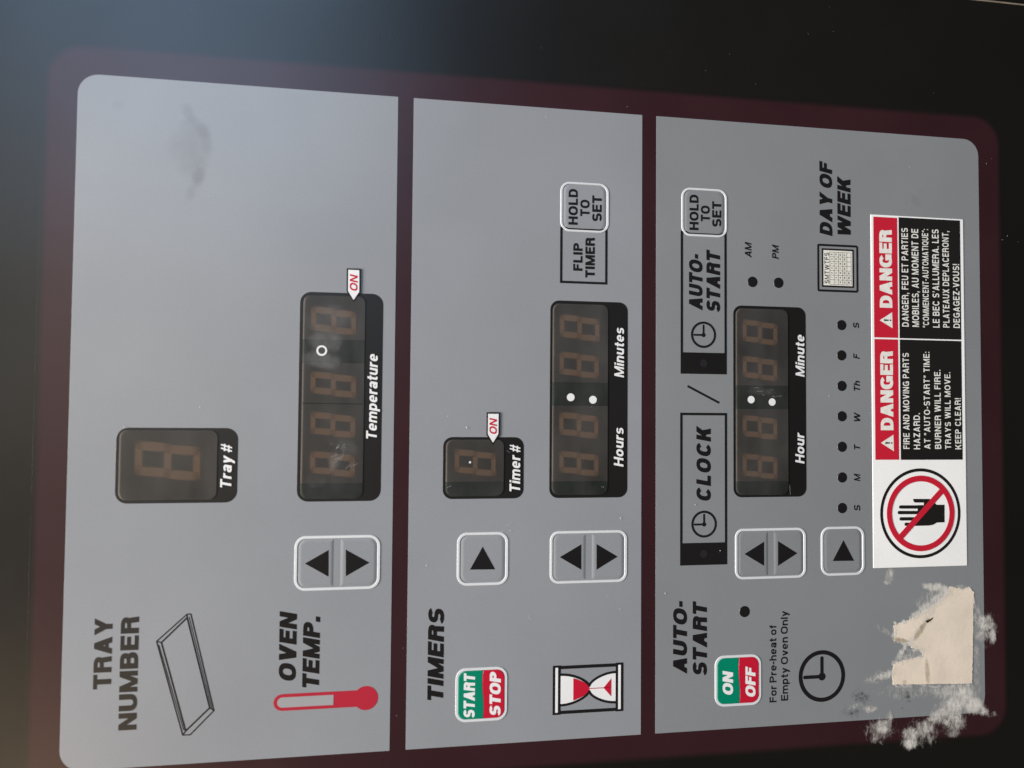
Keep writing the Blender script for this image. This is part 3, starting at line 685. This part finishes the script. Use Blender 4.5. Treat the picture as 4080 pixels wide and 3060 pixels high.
u0, u1, v0, v1 = BOX('b1', 525, 785, 1115, 1445); sc_ = ((u0 + u1) / 2, (v0 + v1) / 2)
flat('outer_ring', annulus(sc_, (u1 - u0) / 2, (v1 - v0) / 2, .95 * MM, 72), ZA, M['s_black'], st)
u0, u1, v0, v1 = BOX('b1', 573, 838, 1070, 1393); ru, rv = (u1 - u0) / 2, (v1 - v0) / 2; rc = ((u0 + u1) / 2, (v0 + v1) / 2); rw = 1.75 * MM
pr = annulus(rc, ru, rv, rw, 72)
q0, q1 = P('b1', 672, 1292), P('b1', 978, 948)
pr.append(line(q0, q1, 1.85 * MM, False))
flat('prohibition_ring', pr, ZB + .03 * MM, M['s_red'], st)
hp = [poly('b1', [(800, 1055), (845, 1055), (846, 1036), (868, 1020), (888, 1010), (912, 1024), (940, 1052), (998, 1052), (998, 1181), (942, 1183), (915, 1199), (885, 1205), (800, 1207)])]
for xt, ya, yb in ((702, 1183, 1207), (665, 1143, 1168), (652, 1097, 1122), (662, 1056, 1081)):
    ym = (ya + yb) / 2; r_ = (P('b1', 750, ya)[0] - P('b1', 750, yb)[0])
    hp.append(line(P('b1', xt + (yb - ya) / 2, ym), P('b1', 808, ym), r_))
hp.append(poly('b1', [(766, 1012), (772, 1009), (890, 1009), (890, 1036), (782, 1036), (772, 1030)]))
flat('hand_symbol', hp, ZA, M['s_black'], st)

# ================================================================== torn paper label
tl = thing('torn_label', 'torn tan paper label scraped to white fibres at the corner of the panel', 'label')
edge = [(1165, 500), (1180, 482), (1220, 490), (1250, 500), (1278, 498), (1300, 485), (1318, 500), (1332, 530), (1334, 585), (1328, 600), (1329, 640),
        (1327, 760), (1325, 900), (1322, 1010), (1320, 1110), (1200, 1113), (1100, 1112), (1010, 1115), (900, 1116), (812, 1116), (806, 1085), (804, 1050), (812, 980), (850, 972), (880, 960),
        (925, 950), (960, 945), (1000, 935), (992, 905), (975, 882), (945, 888), (925, 870), (905, 852), (860, 842), (816, 836), (818, 780), (814, 737), (845, 722),
        (870, 715), (905, 702), (940, 685), (975, 668), (1000, 640), (1040, 622), (1080, 600), (1110, 580), (1130, 555), (1150, 520)]
def rough_loop(pts, amp, step=7):
    out = []
    for i, p in enumerate(pts):
        q = pts[(i + 1) % len(pts)]; n = max(1, int(math.hypot(q[0] - p[0], q[1] - p[1]) / step))
        diag = 1.0 if min(abs(q[0] - p[0]), abs(q[1] - p[1])) > 4 else .35
        for k in range(n):
            t = k / n; out.append((p[0] + (q[0] - p[0]) * t + random.uniform(-amp, amp) * diag, p[1] + (q[1] - p[1]) * t + random.uniform(-amp, amp) * diag))
    return out
pe = poly('c8', rough_loop(edge, 5)); ZP = ZG + .12 * MM
Vp, Fp = union([pe]); n = len(pe)
V = [(x, y, ZP) for x, y in Vp]; Fc = list(Fp); k = len(V)
V += [(x, y, ZG + .01 * MM) for x, y in pe] + [(x, y, ZP) for x, y in pe]
Fc += [(k + i, k + (i + 1) % n, k + n + (i + 1) % n, k + n + i) for i in range(n)]
obj('paper', V, Fc, M['paper'], tl)
film('scraped_fibre', 'c8', [(1060, 485, 62, 26, 8, .85), (1130, 500, 60, 30, 30, .9), (1100, 560, 70, 34, -30, .9), (1020, 620, 70, 30, -35, .85), (960, 665, 55, 26, -30, .8), (760, 770, 70, 22, 30, .42),
     (1250, 490, 60, 22, 0, .6), (1360, 690, 28, 80, 0, .62), (1410, 720, 55, 55, 20, .80), (1450, 800, 26, 50, 0, .80), (1385, 800, 50, 40, 0, .6), (1350, 960, 26, 120, 0, .45),
     (960, 900, 60, 34, 0, .55), (900, 940, 80, 26, -10, .6), (760, 1055, 62, 26, -18, .85), (680, 1080, 70, 14, -12, .62), (700, 1100, 60, 14, -5, .4), (560, 1255, 60, 16, -20, .45), (660, 1275, 50, 24, -5, .72),
     (1180, 1165, 140, 50, 0, .68), (1270, 1190, 70, 80, 0, .88), (1330, 1250, 70, 55, 20, .92), (1210, 1240, 90, 55, -20, .88), (1385, 1285, 40, 30, 20, .8), (1120, 1310, 110, 46, -28, .78), (1200, 1350, 80, 70, 0, .72),
     (1010, 1400, 70, 50, -30, .75), (930, 1440, 60, 50, 0, .8), (920, 1500, 45, 35, 0, .92), (1030, 1460, 60, 40, 0, .55), (1190, 1420, 60, 40, 10, .5), (740, 1390, 58, 48, -20, .82), (700, 1450, 60, 36, -30, .55), (780, 1340, 26, 60, 0, .6),
     *[(x + random.uniform(-8, 4), y + random.uniform(-8, 8), random.uniform(10, 22), random.uniform(8, 16), random.uniform(0, 180), random.uniform(.55, 1.0)) for x, y in rough_loop(edge[22:], 6, 14)],
     *[(x, 1120 + random.uniform(-4, 10), random.uniform(12, 26), random.uniform(6, 14), 0, random.uniform(.4, .85)) for x in range(820, 1320, 22)],
     (1450, 1310, 40, 20, 0, .42), (1180, 1280, 200, 90, -25, .45), (980, 1430, 140, 90, -25, .42), (720, 1410, 110, 80, -20, .42), (1400, 750, 90, 110, 0, .42), (1050, 570, 120, 70, -30, .42), (900, 1160, 200, 50, 0, .40), (740, 1060, 140, 40, -15, .42), (1350, 1150, 30, 140, 0, .42), (1030, 1150, 130, 26, 0, .5), (1330, 590, 14, 40, 0, .7)], ZP + .03 * MM, M['fibre'], tl, .45)
film('clear_tape_scrap', 'c8', [(785, 410, 30, 46, 0, .62), (800, 390, 18, 22, 0, .8), (770, 455, 26, 16, 0, .7)], ZG + .06 * MM, M['fibre'], tl, .4)
film('brown_stain', 'c8', [(985, 765, 18, 75, 32, .75), (860, 830, 55, 16, 12, .75), (1030, 1040, 18, 85, -4, .7), (1040, 700, 16, 12, 0, .9), (880, 1100, 20, 18, 0, .6)],
     ZP + .05 * MM, film_mat('stain_film', (0.26, 0.19, 0.10), 0.8, 300, 1.0, .6), tl, .4)
flat('grime_fleck', [poly('c8', rough_loop([(1018, 703), (1048, 694), (1066, 678), (1060, 694), (1040, 708), (1026, 718)], 2, 8))], ZP + .08 * MM, K, tl)
film('grime_streak', 'c8', [(600, 1195, 60, 40, 20, .52), (900, 1195, 26, 14, 0, .62), (910, 1225, 14, 8, 0, .6), (620, 1235, 18, 12, 0, .6), (540, 1300, 70, 40, 0, .42), (870, 1270, 10, 8, 0, .6), (880, 1165, 40, 22, 0, .4)],
     ZG + .05 * MM, film_mat('grime_film', (0.02, 0.018, 0.015), 0.7, 700, 2.2, .75), tl, .4)

# ================================================================== wear on the panel, and a painted display reflection
film('smudge', 'c1', [(1215, 720, 40, 55, -30, .50), (1250, 790, 45, 60, -30, .55), (1310, 850, 50, 80, -25, .62), (1335, 950, 50, 80, 0, .56), (1300, 1050, 65, 80, 15, .52), (1290, 1140, 45, 80, 15, .66), (1240, 1250, 40, 70, 20, .52), (1210, 1310, 30, 40, 20, .42), (1225, 980, 150, 190, 0, .50), (1250, 860, 110, 110, 0, .50), (770, 680, 60, 40, 0, .36)],
     ZG + .03 * MM, M['smudge'], panel, .8)
film('smudge', 'a8', [(790, 370, 40, 60, -30, .48), (720, 390, 20, 26, 0, .45), (820, 300, 26, 30, 0, .40)], ZG + .03 * MM, M['smudge'], panel, .6)
film('wipe_and_reflection', 'a2', [(270, 975, 30, 50, 10, .62), (330, 900, 60, 40, 30, .5), (215, 490, 90, 40, 10, .78), (240, 400, 80, 60, 0, .72), (180, 1060, 60, 40, 0, .40), (250, 300, 110, 80, 0, .55)], ZT - .01 * MM, M['wipe_reflection'], panel, .5)  # wipe marks, plus the pale reflection near the degree sign painted in
film('wipe_and_reflection', 'a7', [(680, 110, 120, 30, 5, .5), (640, 60, 80, 30, 0, .4)], ZT - .01 * MM, M['wipe_reflection'], panel, .5)
# dust: far too fine to count
V, Fc = [], []
def speck(u, v, r, z):
    n = random.randint(5, 7); k = len(V); a0 = random.random() * 6; st_ = random.uniform(1, 2.2)
    for i in range(n):
        a = a0 + 6.283 * i / n; rr_ = r * random.uniform(.6, 1.2)
        V.append((u + rr_ * math.cos(a) * st_, v + rr_ * math.sin(a), z))
    Fc.append(tuple(range(k, k + n)))
for c, x, y, r in (('a1', 633, 962, .26), ('a1', 150, 1086, .22), ('a3', 312, 243, .26), ('a3', 165, 155, .2), ('a3', 655, 1053, .2), ('a3', 592, 1062, .2), ('c6', 1104, 345, .26), ('c7', 700, 40, .22), ('c7', 990, 525, .25), ('c7', 697, 628, .2),
                   ('b1', 148, 257, .28), ('a7', 382, 1278, .2), ('a7', 198, 940, .2), ('c3', 218, 760, .2), ('c6', 952, 880, .10), ('c6', 910, 1317, .09), ('c4', 1410, 1063, .14), ('c4', 1443, 1030, .12), ('c4', 1545, 1530, .14), ('c4', 1515, 1555, .14), ('a8', 738, 122, .24), ('c3', 745, 695, .10)):
    speck(*P(c, x, y), r * .62 * MM, ZT + .02 * MM)
for i in range(16):
    speck(random.uniform(-.085, .085), random.uniform(-.125, .125), random.choice((.03, .04, .04, .05, .07)) * MM, ZT + .02 * MM)
def scratch(c, x, y, l, an, w=.035):
    p = P(c, x, y); a = math.radians(an); k = len(V)
    for q in line(p, (p[0] + l * MM * math.cos(a), p[1] + l * MM * math.sin(a)), w * MM, False): V.append((*q, ZT + .025 * MM))
    Fc.append(tuple(range(k, len(V))))
for i in range(16): scratch('a2', random.gauss(285, 35), random.gauss(960, 45), random.uniform(.5, 2.2), random.gauss(-50, 12), .03)
for i in range(7): scratch('a7', random.uniform(540, 840), random.uniform(70, 160), random.uniform(.6, 2.0), random.gauss(88, 10), .025)
for c, x, y, l, an in (('a7', 897, 870, 3.0, 3), ('a3', 190, 700, 1.2, 120), ('a5', 490, 812, .8, 80), ('a3', 655, 440, 1.0, 60), ('c6', 1620, 90, 1.6, -60), ('c7', 120, 700, 1.8, 30), ('c7', 620, 560, 1.2, 20)):
    scratch(c, x, y, l, an)
ds = obj('dust', V, Fc, M['dust'], panel); ds['kind'] = 'stuff'
V, Fc = [], []
for i in range(6):
    s_ = random.choice((0, 1, 1, 2)); 
    u, v = (random.uniform(.1, UE), random.uniform(-.16, .15)) if s_ else (random.uniform(-.12, .12), random.uniform(-.16, -.143))
    speck(u, v, random.choice((.03, .04, .05)) * MM, -.004 * MM)
for c, x, y in (('c4', 400, 45), ('c4', 425, 205), ('c4', 1073, 604), ('c4', 260, 220), ('c3', 1408, 350), ('c3', 1580, 545), ('c3', 1255, 458), ('c1', 1240, 62), ('c4', 1620, 1567)):
    speck(*P(c, x, y), .045 * MM, -.004 * MM)
ds = obj('dust', V, Fc, M['dust'], front); ds['kind'] = 'stuff'
